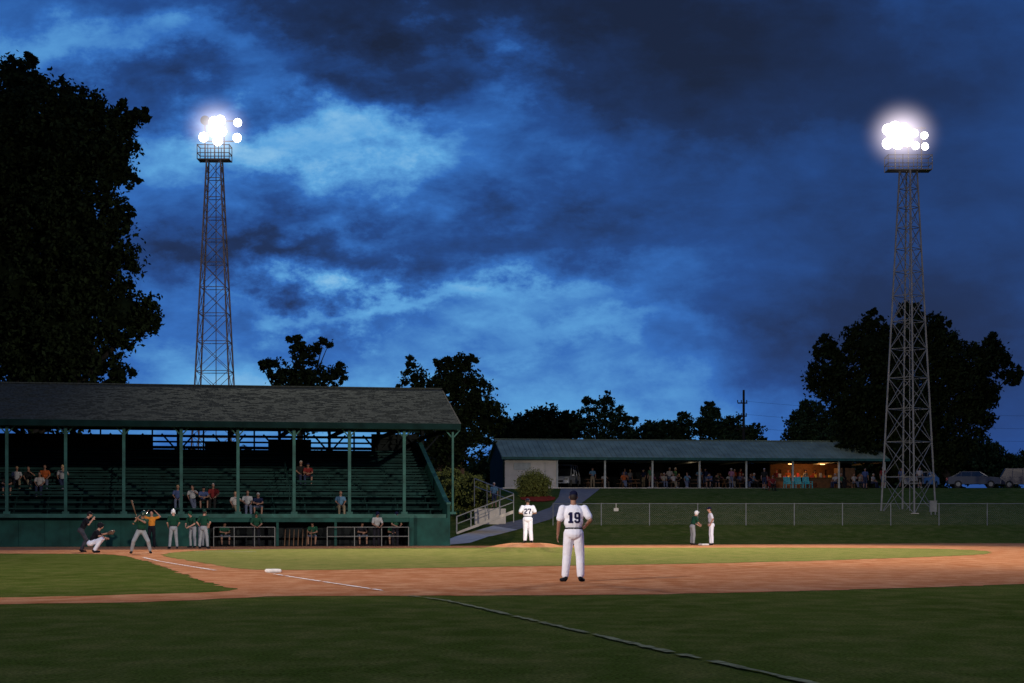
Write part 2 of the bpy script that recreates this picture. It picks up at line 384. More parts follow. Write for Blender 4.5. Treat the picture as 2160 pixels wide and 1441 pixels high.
# ---------------------------------------------------------------- light towers
def tower(x, y, z0, zt, bw, tw, rz, lamps, m, pw, bays=13, flip=False):
    T = empty('floodlight_tower', (x,y,z0), 0); H = zt-z0
    mb = MB(); ca, sa = math.cos(rz), math.sin(rz)
    def pt(i, t):
        w = (bw+(tw-bw)*t)/2; sx, sy = ((-1,-1),(1,-1),(1,1),(-1,1))[i%4]
        return Vector((sx*w*ca-sy*w*sa, sx*w*sa+sy*w*ca, H*t))
    ts = [0]; d = 1.0
    for i in range(bays): ts.append(ts[-1]+d); d *= .94
    ts = [t/ts[-1] for t in ts]
    for i in range(4):
        mb.beam(pt(i,0), pt(i,1), .10, .10)
        mb.box(tuple(pt(i,0)+Vector((-.25,-.25,-.5))), tuple(pt(i,0)+Vector((.25,.25,.06))), 1)
        for a, b in zip(ts[:-1], ts[1:]):
            mb.beam(pt(i,a), pt(i+1,b), .035); mb.beam(pt(i+1,a), pt(i,b), .035); mb.beam(pt(i,b), pt(i+1,b), .045)
    mb.tube((0.1,0,0),(0.1,0,H),.03)
    mb.obj('lattice_mast', [m, M_conc], T)
    mb = MB()
    mb.box((-pw/2,-.6,H),(pw/2,.6,H+.06))
    for yy in (-.6,.6):
        for hh in (.45,1.0): mb.beam((-pw/2,yy,H+hh),(pw/2,yy,H+hh),.05)
        for xx in np.linspace(-pw/2,pw/2,4): mb.beam((xx,yy,H),(xx,yy,H+1.05),.05)
    for xx in (-pw/2,pw/2):
        for hh in (.45,1.0): mb.beam((xx,-.6,H+hh),(xx,.6,H+hh),.05)
    xs = [l[0] for l in lamps]; zs = sorted(set(round(l[1],2) for l in lamps))
    for xx in (-pw*.3,pw*.3,0): mb.beam((xx,0,H),(xx,0,max(zs)+.1),.08)
    for z in (zs[0], zs[-1]): mb.beam((min(xs)-.1,0,z),(max(xs)+.1,0,z),.07)
    mb.obj('platform', m, T)
    for lx, lz, lr, on in lamps:
        mb = MB(); n = 20; prof = [(1,0),(.95,.18),(.75,.42),(.4,.6),(.12,.66)]
        vs = []
        for pr, pd in prof:
            for j in range(n):
                t = 2*math.pi*j/n; vs.append((lr*pr*math.cos(t), pd*lr, lr*pr*math.sin(t)))
        k = len(prof); mb.add(vs, [(i*n+j,i*n+(j+1)%n,(i+1)*n+(j+1)%n,(i+1)*n+j) for i in range(k-1) for j in range(n)]+[tuple(range((k-1)*n,k*n))], 1)
        dome = [(1,0.01),(.8,-.10),(.45,-.18),(.1,-.21)]; vs = []
        for pr, pd in dome:
            for j in range(n):
                t = 2*math.pi*j/n; vs.append((lr*.97*pr*math.cos(t), pd*lr, lr*.97*pr*math.sin(t)))
        mb.add(vs, [(i*n+j,i*n+(j+1)%n,(i+1)*n+(j+1)%n,(i+1)*n+j) for i in range(3) for j in range(n)]+[tuple(range(3*n,4*n))], 0)
        o = mb.obj('floodlight_head', [M_lamp if on else M_lampoff, M_lampoff], T, True)
        o.location = (lx, .2 if flip else -.2, lz); o.rotation_euler = (R(12), 0, (math.pi if flip else 0)+random.uniform(-.25,.25))
    return T
def bloom_halo(parent, loc, rad, s, pw=2.6, tint=(.95,.9,1,1)):  # adds a self-glowing sphere that imitates bloom around the lamp heads
    """lens bloom round the lamps, imitated by an added emissive volume with radial fall-off"""
    m = bpy.data.materials.new('lamp_bloom'); m.use_nodes = True; n = m.node_tree.nodes; l = m.node_tree.links; n.clear()
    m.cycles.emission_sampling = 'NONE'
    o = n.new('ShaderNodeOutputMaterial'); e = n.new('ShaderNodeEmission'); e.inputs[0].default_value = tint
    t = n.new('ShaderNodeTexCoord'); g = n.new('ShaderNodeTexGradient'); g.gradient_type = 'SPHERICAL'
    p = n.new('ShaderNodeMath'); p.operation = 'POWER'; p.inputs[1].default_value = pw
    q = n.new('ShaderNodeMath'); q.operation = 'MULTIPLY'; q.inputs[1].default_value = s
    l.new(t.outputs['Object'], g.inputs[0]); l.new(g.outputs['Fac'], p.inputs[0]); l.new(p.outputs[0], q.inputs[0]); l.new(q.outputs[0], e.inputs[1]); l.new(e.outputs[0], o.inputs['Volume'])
    bm = bmesh.new(); bmesh.ops.create_icosphere(bm, subdivisions=3, radius=1); me = bpy.data.meshes.new('lamp_bloom'); bm.to_mesh(me); bm.free(); me.materials.append(m)
    ob = bpy.data.objects.new('lamp_bloom', me); C.objects.link(ob); ob.parent = parent; ob.location = loc; ob.scale = rad
T1 = tower(-20.5,125,2.0,26.1,3.1,.95,0,[(-.62,26.85,.33,False),(-.72,25.7,.34,True),(.0,26.75,.36,True),(.42,26.85,.36,True),(.05,26.05,.40,True),(.5,26.1,.38,True),(.25,25.45,.36,True),(.25,26.45,.40,True),(1.62,26.7,.29,True),(1.58,25.65,.31,True)],M_rust,2.2)
bloom_halo(T1,(.25,-.8,26.2),(3.0,2.2,2.8),1.5,3.4)
T2 = tower(27.1,124,1.75,25.2,2.65,.85,R(45),[(-1.45,26.25,.38,True),(-1.45,25.3,.38,True),(-.95,26.4,.42,True),(-1.1,25.75,.44,True),(-.75,25.3,.40,True),(-.35,26.3,.42,True),(-.5,25.75,.44,True),(-.1,25.45,.36,True),(.38,26.0,.27,True),(.45,25.15,.27,True),(1.05,25.85,.25,True),(1.1,25.1,.25,True)],M_tower,3.0)
bloom_halo(T2,(-.6,-.8,25.8),(3.3,2.4,3.1),1.8,3.4,(1,.86,.96,1))
near = [(-1,24.8,.4,True),(0,24.8,.4,True),(1,24.8,.4,True),(-1,25.8,.4,True),(0,25.8,.4,True),(1,25.8,.4,True)]
T3 = tower(-34,-12,0,24,3,1,0,near,M_tower,2.6,flip=True)
T4 = tower(48,12,0,24,3,1,0,near,M_tower,2.6,flip=True)
def spot(name, loc, aim, P, ang, col=(1,.90,.78), blend=.9, r=.8):
    d = bpy.data.lights.new(name,'SPOT'); d.energy = P; d.spot_size = R(ang); d.spot_blend = blend; d.color = col; d.shadow_soft_size = r
    o = bpy.data.objects.new(name,d); C.objects.link(o); o.location = loc
    o.rotation_euler = (Vector(aim)-Vector(loc)).to_track_quat('-Z','Y').to_euler(); return o
spot('floodlight_beam',(-20.3,123.6,28.5),(0,64,0),185000,48)
spot('floodlight_beam',(26.5,122.6,27.6),(6,64,0),205000,48)
spot('floodlight_beam',(-34,-10.5,25.5),(10,80,0),215000,38)
spot('floodlight_beam',(48,13.8,25.5),(2,90,0),200000,44)

# ---------------------------------------------------------------- fence
mb = MB(); F = empty('chainlink_fence'); fx0, fx1, fy = 2.6, 62, 115
zb = gz(fy)
for x in np.arange(fx0, fx1, 3.06): mb.tube((x,fy,zb-.2),(x,fy,zb+1.42),.03,n=6)
mb.tube((fx0,fy,zb+1.38),(fx1,fy,zb+1.38),.022,n=6)
mb.obj('fence_posts', M_galv, F)
mb = MB()
for x in np.arange(fx0-1.3, fx1, .13):
    for s in (1,-1):
        xa, xb = (x, x+1.3) if s > 0 else (x+1.3, x)
        if min(xa,xb) < fx0 or max(xa,xb) > fx1: continue
        a = Vector((xa,fy,zb+.05)); b = Vector((xb,fy,zb+1.35)); o_ = Vector((.003,0,0))
        mb.add([a-o_,a+o_,b+o_,b-o_],[(0,1,2,3)])
mb.obj('fence_wire', M_galv, F)
mb = MB(); mb.box((6.45,fy-.08,1.9),(6.75,fy-.045,2.1)); mb.box((6.58,fy-.044,1.9),(6.62,fy-.03,2.4)); mb.obj('fence_sign', M_white)
mb = MB(); mb.box((27.95,121.2,1.9),(28.4,121.45,2.6)); mb.box((28.0,121.25,1.2),(28.06,121.31,1.899)); mb.box((28.28,121.25,1.2),(28.34,121.31,1.899)); mb.box((27.92,121.17,2.601),(28.43,121.5,2.64))
mb.obj('electrical_box', M_galv)
mb = MB(); mb.tube((23,180,4.2),(23,180,14.3),.17,.11,8)
for z, w in ((13.0,.6),(11.7,.5),(10.4,.7)):
    mb.beam((23-w,180,z),(23+w*.6,180,z),.12)
    for dx in (-w,-w*.4,w*.5): mb.tube((23+dx,180,z+.05),(23+dx,180,z+.3),.05,n=6)
mb.obj('utility_pole', M_bark)
mb = MB()
for z0 in (13.2,11.9,10.6):
    prev = None
    for i in range(25):
        t = i/24; x = 23+t*60; y = 180+t*10; z = z0-4*t*(1-t)*1.2
        if prev: mb.tube(prev,(x,y,z),.009,n=4)
        prev = (x,y,z)
mb.obj('power_lines', M_dark)

# ---------------------------------------------------------------- trees
def rand_dirs(n):
    v = np.random.normal(size=(n,3)); return v/np.linalg.norm(v,axis=1)[:,None]
def crown(mb, lobes, leaf, dens, y, depth=.9, core=.7, squash=1.0):
    Vs = []
    for (lx, lz, r) in lobes:
        k = max(6, int(dens*r*r)); d = rand_dirs(k)
        rr = r*np.random.uniform(.5,1.16,k)**.65
        cc = np.array([lx,y+random.uniform(-.4,.4)*r,lz])+d*rr[:,None]*np.array([1,depth,squash])
        cr = np.random.uniform(.10,.27,k)*max(.5,min(r,2.0))
        per = 24
        ctr = np.repeat(cc,per,0)+np.random.normal(size=(k*per,3))*np.repeat(cr,per)[:,None]*np.array([.75,.75,.6])
        N = len(ctr); a = rand_dirs(N); b = np.cross(a, rand_dirs(N)); b /= (np.linalg.norm(b,axis=1)[:,None]+1e-9)
        s = leaf*np.random.uniform(.55,1.3,N)[:,None]
        q = np.stack([ctr-a*s, ctr+b*s*.55, ctr+a*s, ctr-b*s*.55],1).reshape(-1,3); Vs.append(q)
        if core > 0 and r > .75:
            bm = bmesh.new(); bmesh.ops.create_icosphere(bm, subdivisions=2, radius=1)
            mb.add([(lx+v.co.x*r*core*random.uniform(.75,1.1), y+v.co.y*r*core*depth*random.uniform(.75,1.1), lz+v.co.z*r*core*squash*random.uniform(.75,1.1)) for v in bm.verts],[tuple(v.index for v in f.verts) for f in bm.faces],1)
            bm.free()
    Vs = np.concatenate(Vs); o = len(mb.v); n = len(Vs)//4
    mb.v += list(map(tuple, Vs.tolist())); mb.f += [(o+4*i,o+4*i+1,o+4*i+2,o+4*i+3) for i in range(n)]; mb.m += [0]*n
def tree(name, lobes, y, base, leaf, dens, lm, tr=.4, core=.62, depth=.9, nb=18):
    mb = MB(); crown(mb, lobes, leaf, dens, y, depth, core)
    bx, bz = base; cx = sum(l[0]*l[2] for l in lobes)/sum(l[2] for l in lobes); zlow = min(l[1]-l[2]*.3 for l in lobes)
    prev = Vector((bx,y,bz-.4)); fork = Vector((bx*.6+cx*.4+random.uniform(-.2,.2), y, max(bz+1.2, zlow*.75+bz*.25)))
    mb.tube(prev, prev.lerp(fork,.08), tr*1.5, tr, 10, 2); mb.tube(prev.lerp(fork,.08), fork, tr, tr*.75, 10, 2)
    for lx, lz, r in lobes[:nb]:
        e = Vector((lx,y,lz)); mid = fork.lerp(e,.5)+Vector((random.uniform(-.3,.3),random.uniform(-.5,.5),.3))
        mb.tube(fork, mid, tr*.36, tr*.22, 7, 2); mb.tube(mid, e, tr*.22, tr*.08, 7, 2)
        for _ in range(5):
            d = Vector(rand_dirs(1)[0]); mb.tube(e, e+d*r*1.0, tr*.08, tr*.02, 5, 2)
    return mb.obj(name, [lm, M_core, M_bark])
def fringe(lobes, n, f=.3, far=1.2):
    """small sprays scattered over the big masses so that the outline is ragged"""
    out = list(lobes)
    for _ in range(n):
        lx, lz, r = random.choice(lobes); a = random.uniform(-.4, math.pi+.4); q = r*random.uniform(.88,far)
        out.append((lx+q*math.cos(a), lz+q*math.sin(a), min(.9,max(.22,r*f*random.uniform(.35,1.1)))))
    return out
random.seed(21)
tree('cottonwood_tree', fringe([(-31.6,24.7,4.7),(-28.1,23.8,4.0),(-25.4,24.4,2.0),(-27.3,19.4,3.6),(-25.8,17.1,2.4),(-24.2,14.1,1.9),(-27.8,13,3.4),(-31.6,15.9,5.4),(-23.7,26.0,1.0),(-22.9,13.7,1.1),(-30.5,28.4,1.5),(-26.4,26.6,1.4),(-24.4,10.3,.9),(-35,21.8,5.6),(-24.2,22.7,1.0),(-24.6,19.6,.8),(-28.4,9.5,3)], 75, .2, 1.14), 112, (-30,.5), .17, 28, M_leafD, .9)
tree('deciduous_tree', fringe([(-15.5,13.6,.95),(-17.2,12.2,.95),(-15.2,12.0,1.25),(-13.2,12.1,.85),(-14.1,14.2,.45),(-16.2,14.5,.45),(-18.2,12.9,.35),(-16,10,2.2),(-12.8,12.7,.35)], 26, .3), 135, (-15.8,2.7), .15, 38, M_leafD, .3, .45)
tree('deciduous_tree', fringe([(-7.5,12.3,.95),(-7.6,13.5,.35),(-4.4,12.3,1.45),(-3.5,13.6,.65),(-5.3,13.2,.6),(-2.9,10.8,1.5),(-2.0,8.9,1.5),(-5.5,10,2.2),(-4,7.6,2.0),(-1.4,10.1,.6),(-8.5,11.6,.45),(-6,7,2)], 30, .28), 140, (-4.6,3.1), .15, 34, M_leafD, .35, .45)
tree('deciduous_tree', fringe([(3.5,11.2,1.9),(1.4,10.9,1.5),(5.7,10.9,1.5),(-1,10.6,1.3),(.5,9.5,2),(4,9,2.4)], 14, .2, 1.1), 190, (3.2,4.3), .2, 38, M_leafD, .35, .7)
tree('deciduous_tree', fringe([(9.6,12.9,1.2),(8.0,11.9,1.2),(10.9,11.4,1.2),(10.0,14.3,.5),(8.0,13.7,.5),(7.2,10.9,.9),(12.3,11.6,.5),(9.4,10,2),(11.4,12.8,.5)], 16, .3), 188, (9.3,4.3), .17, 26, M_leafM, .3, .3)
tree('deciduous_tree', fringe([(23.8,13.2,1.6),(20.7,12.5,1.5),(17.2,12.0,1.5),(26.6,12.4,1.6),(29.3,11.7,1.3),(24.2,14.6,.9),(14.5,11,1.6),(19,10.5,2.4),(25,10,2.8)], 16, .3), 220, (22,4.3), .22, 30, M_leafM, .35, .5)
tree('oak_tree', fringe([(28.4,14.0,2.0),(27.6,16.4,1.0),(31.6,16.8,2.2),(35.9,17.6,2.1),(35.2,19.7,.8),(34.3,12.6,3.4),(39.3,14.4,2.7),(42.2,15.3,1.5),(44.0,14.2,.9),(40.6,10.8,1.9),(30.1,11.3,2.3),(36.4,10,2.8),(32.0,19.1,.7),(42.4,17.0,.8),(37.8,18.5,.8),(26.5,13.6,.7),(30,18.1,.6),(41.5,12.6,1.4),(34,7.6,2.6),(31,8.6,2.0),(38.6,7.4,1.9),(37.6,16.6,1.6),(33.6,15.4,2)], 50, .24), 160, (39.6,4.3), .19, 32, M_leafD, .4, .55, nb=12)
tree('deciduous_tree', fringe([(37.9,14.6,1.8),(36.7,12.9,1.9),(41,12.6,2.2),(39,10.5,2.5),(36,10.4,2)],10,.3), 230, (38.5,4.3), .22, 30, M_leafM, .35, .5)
mb = MB(); lob = []
for i in range(64):
    x = -70+i*2.8+random.uniform(-.8,.8); r = random.uniform(1.8,3.4); lob.append((x, 4.3+random.uniform(3.2,5.6)+(1.2 if x > 62 else 0)-r*.2, r))
crown(mb, lob, .3, 14, 262, 1.2, .8); 
for l in lob[::3]: mb.tube((l[0],262,4),(l[0],262,l[1]),.25,.12,6,2)
mb.obj('distant_trees', [M_leafM, M_core, M_bark])
def shrub(name, lobes, y, lm, leaf=.07, dens=120):
    mb = MB(); crown(mb, lobes, leaf, dens, y, 1.0, .8)
    for lx, lz, r in lobes: mb.tube((lx,y,lz-r-.5),(lx,y,lz),.06,.03,6,2)
    mb.obj(name, [lm, M_core, M_bark])
shrub('shrub', [(-3.0,3.0,1.15),(-2.0,2.8,.85),(-3.9,3.0,.9),(-2.6,3.55,.8)], 118.5, M_leafB)
shrub('shrub', [(-4.5,3.6,1.1),(-3.7,3.9,.8)], 121, M_leafB)
shrub('round_shrub', [(1.65,4.15,1.0),(1.2,4.0,.85),(2.1,4.0,.85),(1.65,3.8,1.0)], 140, M_leafB, .06, 180)

# ---------------------------------------------------------------- vehicles
def car(name, loc, rz, col, suv=False, van=False):
    p = mat(name+'_paint', col, .3, .05, 2, metal=.3, spec=.5); E = empty(name, loc, rz)
    h = 1.75 if suv else 1.45
    if van: h = 2.0
    mb = MB()
    low = [(-2.25,.35),(-2.28,.75),(-2.1,.92),(-1.1,1.0),(1.9,1.02),(2.2,.95),(2.27,.6),(2.22,.35)]
    n = len(low); vs = []
    for yy, sc in ((-.88,.97),(-.9,1),(.9,1),(.88,.97)): vs += [(x*sc, yy, z) for x, z in low]
    fs = [(k*n+i,k*n+(i+1)%n,(k+1)*n+(i+1)%n,(k+1)*n+i) for k in range(3) for i in range(n)]+[tuple(range(n)),tuple(range(3*n,4*n))[::-1]]
    mb.add(vs, fs, 0)
    b = [(-1.15,1.0),(-.45,h-.05),(1.0 if not (suv or van) else 1.7,h-.03),(1.75 if not(suv or van) else 2.1,1.0)]
    t = .14
    vs = [(x,-.85+(t if z > 1.1 else 0),z) for x,z in b]+[(x,.85-(t if z > 1.1 else 0),z) for x,z in b]
    mb.add(vs,[(0,1,5,4),(1,2,6,5),(2,3,7,6),(3,2,1,0),(4,5,6,7)],1)
    mb.box((b[1][0]-.02,-.72,h-.06),(b[2][0]+.02,.72,h+.0),0)
    for xx in (.25,1.1):
        for s in (-1,1): mb.beam((xx,s*.86,1.0),(xx-.05,s*.72,h-.04),.08,.04,0)
    for s in (-1,1):
        mb.beam((b[0][0],s*.84,1.0),(b[1][0],s*.71,h-.04),.06,.06,0); mb.beam((b[3][0],s*.84,1.0),(b[2][0],s*.71,h-.04),.08,.08,0)
        mb.box((-.85,s*.98-.08,1.0),(-.65,s*.98+.08,1.14),0)
    for x in (-1.4,1.35):
        for s in (-1,1):
            mb.tube((x,s*.92,.33),(x,s*.70,.33),.33,.33,18,2); mb.tube((x,s*.935,.33),(x,s*.91,.33),.19,.19,12,3)
    for s in (-1,1):
        mb.box((-2.3,s*.65-.18,.62),(-2.22,s*.65+.18,.78),3); mb.box((2.2,s*.7-.12,.65),(2.29,s*.7+.12,.9),4)
    mb.box((-2.31,-.4,.45),(-2.25,.4,.6),2)
    mb.obj('bodywork', [p, M_glass, M_tyre, M_galv, mat('tail_lamp',(.2,.01,.01),.3)], E)
car('parked_car', (40.2,158,4.15), R(170), (.03,.035,.05))
car('parked_car', (45.0,159,4.15), R(165), (.02,.02,.03), suv=True)
car('parked_car', (36.4,161,4.2), R(60), (.25,.26,.28))
car('parked_van', (4.6,158.5,4.2), R(75), (.5,.52,.55), van=True)
car('parked_car', (49.6,160,4.2), R(172), (.03,.03,.04))

# ---------------------------------------------------------------- people
US = []
for i in range(1,9):
    ph = math.pi*i/9
    for j in range(14):
        th = 2*math.pi*j/14; US.append((math.sin(ph)*math.cos(th), math.sin(ph)*math.sin(th), math.cos(ph)))
US = [(0,0,1)]+US+[(0,0,-1)]
UF = [(0,1+j,1+(j+1)%14) for j in range(14)]+[(1+i*14+j,1+(i+1)*14+j,1+(i+1)*14+(j+1)%14,1+i*14+(j+1)%14) for i in range(7) for j in range(14)]+[(len(US)-1,1+7*14+(j+1)%14,1+7*14+j) for j in range(14)]
SK, SH_, PT, SO, HR, CP, BL, DK, GL = range(9)
def V(*a): return Vector(a)
class Body:
    def __init__(s): s.p = []
    def cone(s, a, ra, b, rb, lab): s.p.append(('c', Vector(a), ra, Vector(b), rb, lab))
    def ell(s, c, ax, rad, lab): s.p.append(('e', Vector(c), ax, rad, lab))
    def build(s, name, voxel, smooth=2):
        mb = MB()
        for p in s.p:
            if p[0] == 'c':
                _, a, ra, b, rb, lab = p; d = (b-a).normalized()
                q = d.to_track_quat('Z','Y').to_matrix()
                vs = []
                for u in US:
                    w = q@Vector(u); vs.append((b+w*rb) if u[2] > 0 else (a+w*ra))
                mb.add(vs, UF)
            else:
                _, c, ax, rad, lab = p
                mb.add([c+ax[0]*u[0]*rad[0]+ax[1]*u[1]*rad[1]+ax[2]*u[2]*rad[2] for u in US], UF)
        me = bpy.data.meshes.new('tmp'); me.from_pydata(mb.v, [], mb.f); o = bpy.data.objects.new('tmp', me); C.objects.link(o)
        m = o.modifiers.new('r','REMESH'); m.mode = 'VOXEL'; m.voxel_size = voxel; m.adaptivity = 0
        m2 = o.modifiers.new('s','SMOOTH'); m2.factor = .5; m2.iterations = smooth
        dg = bpy.context.evaluated_depsgraph_get(); ev = o.evaluated_get(dg); out = bpy.data.meshes.new_from_object(ev)
        bpy.data.objects.remove(o); bpy.data.meshes.remove(me); out.name = name
        n = len(out.polygons); ct = np.empty(n*3); out.polygons.foreach_get('center', ct); ct = ct.reshape(-1,3)
        best = np.full(n, 1e9); lab = np.zeros(n, int)
        for p in s.p:
            if p[0] == 'c':
                _, a, ra, b, rb, L = p; a = np.array(a); b = np.array(b); ab = b-a
                t = np.clip(((ct-a)@ab)/(ab@ab+1e-12),0,1); d = np.linalg.norm(ct-a-t[:,None]*ab,axis=1)-(ra+(rb-ra)*t)
            else:
                _, c, ax, rad, L = p; q = (ct-np.array(c)); A = np.array([list(x) for x in ax]); q = (q@A.T)/np.array(rad)
                d = (np.linalg.norm(q,axis=1)-1)*min(rad)
            w = d < best; best[w] = d[w]; lab[w] = L
        out.polygons.foreach_set('material_index', lab.tolist()); out.polygons.foreach_set('use_smooth', [True]*n)
        for _ in range(9): out.materials.append(None)
        return out
def figure(name, po, voxel=.014, hat='cap', sleeve=.62, glove=None, shorts=False, bulk=1.0, fing=.011, smooth=2, long_hair=False):
    B = Body(); g = lambda k, d: Vector(po.get(k, d))
    pel = g('pel',(0,0,.96)); neck = g('neck',(0,0,1.50)); head = g('head',(0,.025,1.67))
    up = (neck-pel).normalized(); right = g('right',(1,0,0)); right = (right-up*right.dot(up)).normalized(); fw = up.cross(right)
    ax = (right,fw,up); L = (neck-pel).length; k = bulk
    B.ell(pel, ax, (.168*k,.128*k,.13), PT); B.ell(pel-fw*.035-up*.04, ax, (.15*k,.11*k,.11), PT)
    B.ell(pel+up*L*.155, ax, (.166*k,.124*k,.022), BL)
    B.ell(pel+up*L*.38, ax, (.168*k,.126*k,.17), SH_); B.ell(pel+up*L*.68, ax, (.188*k,.125*k,.19), SH_)
    for s, nm in ((1,'R'),(-1,'L')):
        sp = neck-up*.075+right*s*.185*k+g('sh'+nm,(0,0,0))
        B.cone(neck-up*.06,.06,sp,.066,SH_)
        el = g('el'+nm,(s*.25,-.02,1.15)); wr = g('wr'+nm,(s*.26,.06,.90)); kn = g('kn'+nm,(s*.12,.03,.51)); an = g('an'+nm,(s*.13,-.01,.09))
        to = g('to'+nm,(an.x+s*.04,an.y+.17,an.z-.05))
        B.cone(sp,.05,el,.041,SK if sleeve < 1 else SH_); B.cone(sp,.072*k,sp.lerp(el,min(sleeve,1)),.066*k if sleeve < 1 else .055,SH_)
        B.cone(el,.042,wr,.028,SK if sleeve < 1.5 else SH_)
        if sleeve >= 1.5: B.cone(el,.052,el.lerp(wr,.9),.04,SH_)
        d = (wr-el).normalized(); side = d.cross(fw)
        if side.length < .2: side = d.cross(up)
        side = side.normalized(); nrm = side.cross(d).normalized(); inw = -right*s
        hc = wr+d*.05
        if glove == nm:
            B.ell(wr+d*.09, (side,nrm,d), (.11,.055,.13), GL)
            for i in range(4): B.cone(wr+d*.12+side*(i-1.5)*.05,.032,wr+d*.22+side*(i-1.5)*.06+nrm*.03,.022,GL)
            B.cone(wr+d*.06+side*.08,.03,wr+d*.17+side*.13,.022,GL)
        else:
            pn = inw-d*inw.dot(d); pn = pn.normalized() if pn.length > .1 else nrm; sd = d.cross(pn).normalized()
            if sd.dot(fw) < 0: sd = -sd
            B.ell(hc, (sd,pn,d), (.043,.02,.052), SK)
            for i, ln in enumerate((.068,.078,.073,.056)):
                r0 = hc+d*.043+sd*(.030-.020*i); m1 = r0+d*ln*.55+pn*.006; B.cone(r0,fing,m1,fing*.92,SK); B.cone(m1,fing*.92,m1+(d+pn*.75).normalized()*ln*.5,fing*.78,SK)
            t0 = hc-d*.02+sd*.035; t1 = t0+(d*.6+sd*.8).normalized()*.04; B.cone(t0,fing*1.15,t1,fing,SK); B.cone(t1,fing,t1+(d+sd*.1+pn*.3).normalized()*.032,fing*.85,SK)
        hp = pel+right*s*.088-up*.03
        B.cone(hp,.1*k,kn,.077*k if not shorts else .06,PT)
        cl = PT if not shorts else SK; cr = (.075*k,.064*k) if not shorts else (.055,.038)
        cm = kn.lerp(an,.35)-fw*.012
        B.cone(kn,cr[0],cm,cr[0]*.98,cl); B.cone(cm,cr[0]*.98,an+(kn-an).normalized()*.05,cr[1],cl)
        B.cone(an,.045,an-V(0,0,.03),.045,SO); B.cone(an-V(0,0,.042),.045,to,.036,SO); B.cone(an-(to-an).normalized()*.04-V(0,0,.03),.042,an-V(0,0,.03),.045,SO)
    hf = g('look',(0,1,0)).normalized(); hu = g('hup',(0,0,1)); hu = (hu-hf*hu.dot(hf)).normalized(); hr = hf.cross(hu); hx = (hr,hf,hu)
    B.cone(neck-up*.03,.064,head-hu*.06-hf*.01,.056,SK)
    B.ell(head, hx, (.075,.094,.108), SK); B.ell(head+hf*.022-hu*.062, hx, (.054,.066,.052), SK)
    B.cone(head+hf*.09+hu*.0,.012,head+hf*.108-hu*.03,.016,SK)
    for s in (-1,1):
        B.ell(head+hr*s*.078-hf*.005-hu*.01, hx, (.012,.02,.03), SK)
        B.ell(head+hr*s*.03+hf*.086+hu*.005, hx, (.013,.008,.008), DK)
    B.ell(head+hf*.087-hu*.06, hx, (.022,.008,.006), DK)
    if hat == 'cap':
        B.ell(head-hf*.022-hu*.005, hx, (.081,.09,.085), HR); B.ell(head+hu*.045-hf*.003, hx, (.087,.104,.082), CP)
        B.ell(head+hu*.05+hf*.125, hx, (.066,.075,.014), CP)
    elif hat == 'helmet':
        B.ell(head+hu*.03-hf*.005, hx, (.1,.118,.112), CP); B.ell(head+hu*.055+hf*.125, hx, (.07,.06,.014), CP)
        for s in (-1,1): B.ell(head+hr*s*.085-hu*.03, hx, (.022,.045,.06), CP)
    else:
        B.ell(head-hf*.02+hu*.03, hx, (.083,.094,.098), HR)
        if long_hair: B.ell(head-hf*.05-hu*.08, hx, (.075,.055,.12), HR)
    return B.build(name, voxel, smooth)

def cloth(name, c, v=.12): return mat(name, c, .95, v, 7, .8, 12, spec=.05)
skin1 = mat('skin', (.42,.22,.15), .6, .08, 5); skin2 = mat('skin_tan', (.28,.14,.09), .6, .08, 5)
hairs = [mat('hair_dark',(.015,.01,.008),.7), mat('hair_brown',(.06,.035,.02),.7), mat('hair_grey',(.3,.29,.28),.7), mat('hair_fair',(.3,.2,.1),.7)]
W = cloth('white_uniform', (.80,.80,.86), .04); GRY = cloth('grey_pants', (.25,.26,.27)); DG = cloth('dark_green_jersey', (.012,.05,.03)); BK = cloth('black_cloth', (.012,.012,.016))
NV = cloth('navy_cap', (.008,.01,.03)); WH = mat('white_helmet', (.7,.7,.68), .35, .05, 3, spec=.5); OR = cloth('orange_shirt', (.62,.22,.03)); GLM = mat('leather_glove', (.10,.045,.02), .7, .2, 6); DKM = mat('eye_dark', (.03,.015,.015), .5)
NUMC = mat('number_navy', (.012,.012,.045), .8, .1, 3, spec=.05)
def person(name, me, loc, rz, mats, scale=1.0):
    o = bpy.data.objects.new(name, me); C.objects.link(o); o.location = loc; o.rotation_euler = (0,0,rz); o.scale = (scale,)*3
    for i, mm in enumerate(mats):
        o.material_slots[i].link = 'OBJECT'; o.material_slots[i].material = mm
    return o
def outfit(shirt, pants, cap=NV, skin=skin1, shoe=BK, hair=hairs[0], belt=None, glove=GLM): return [skin, shirt, pants, shoe, hair, cap, belt or BK, DKM, glove]

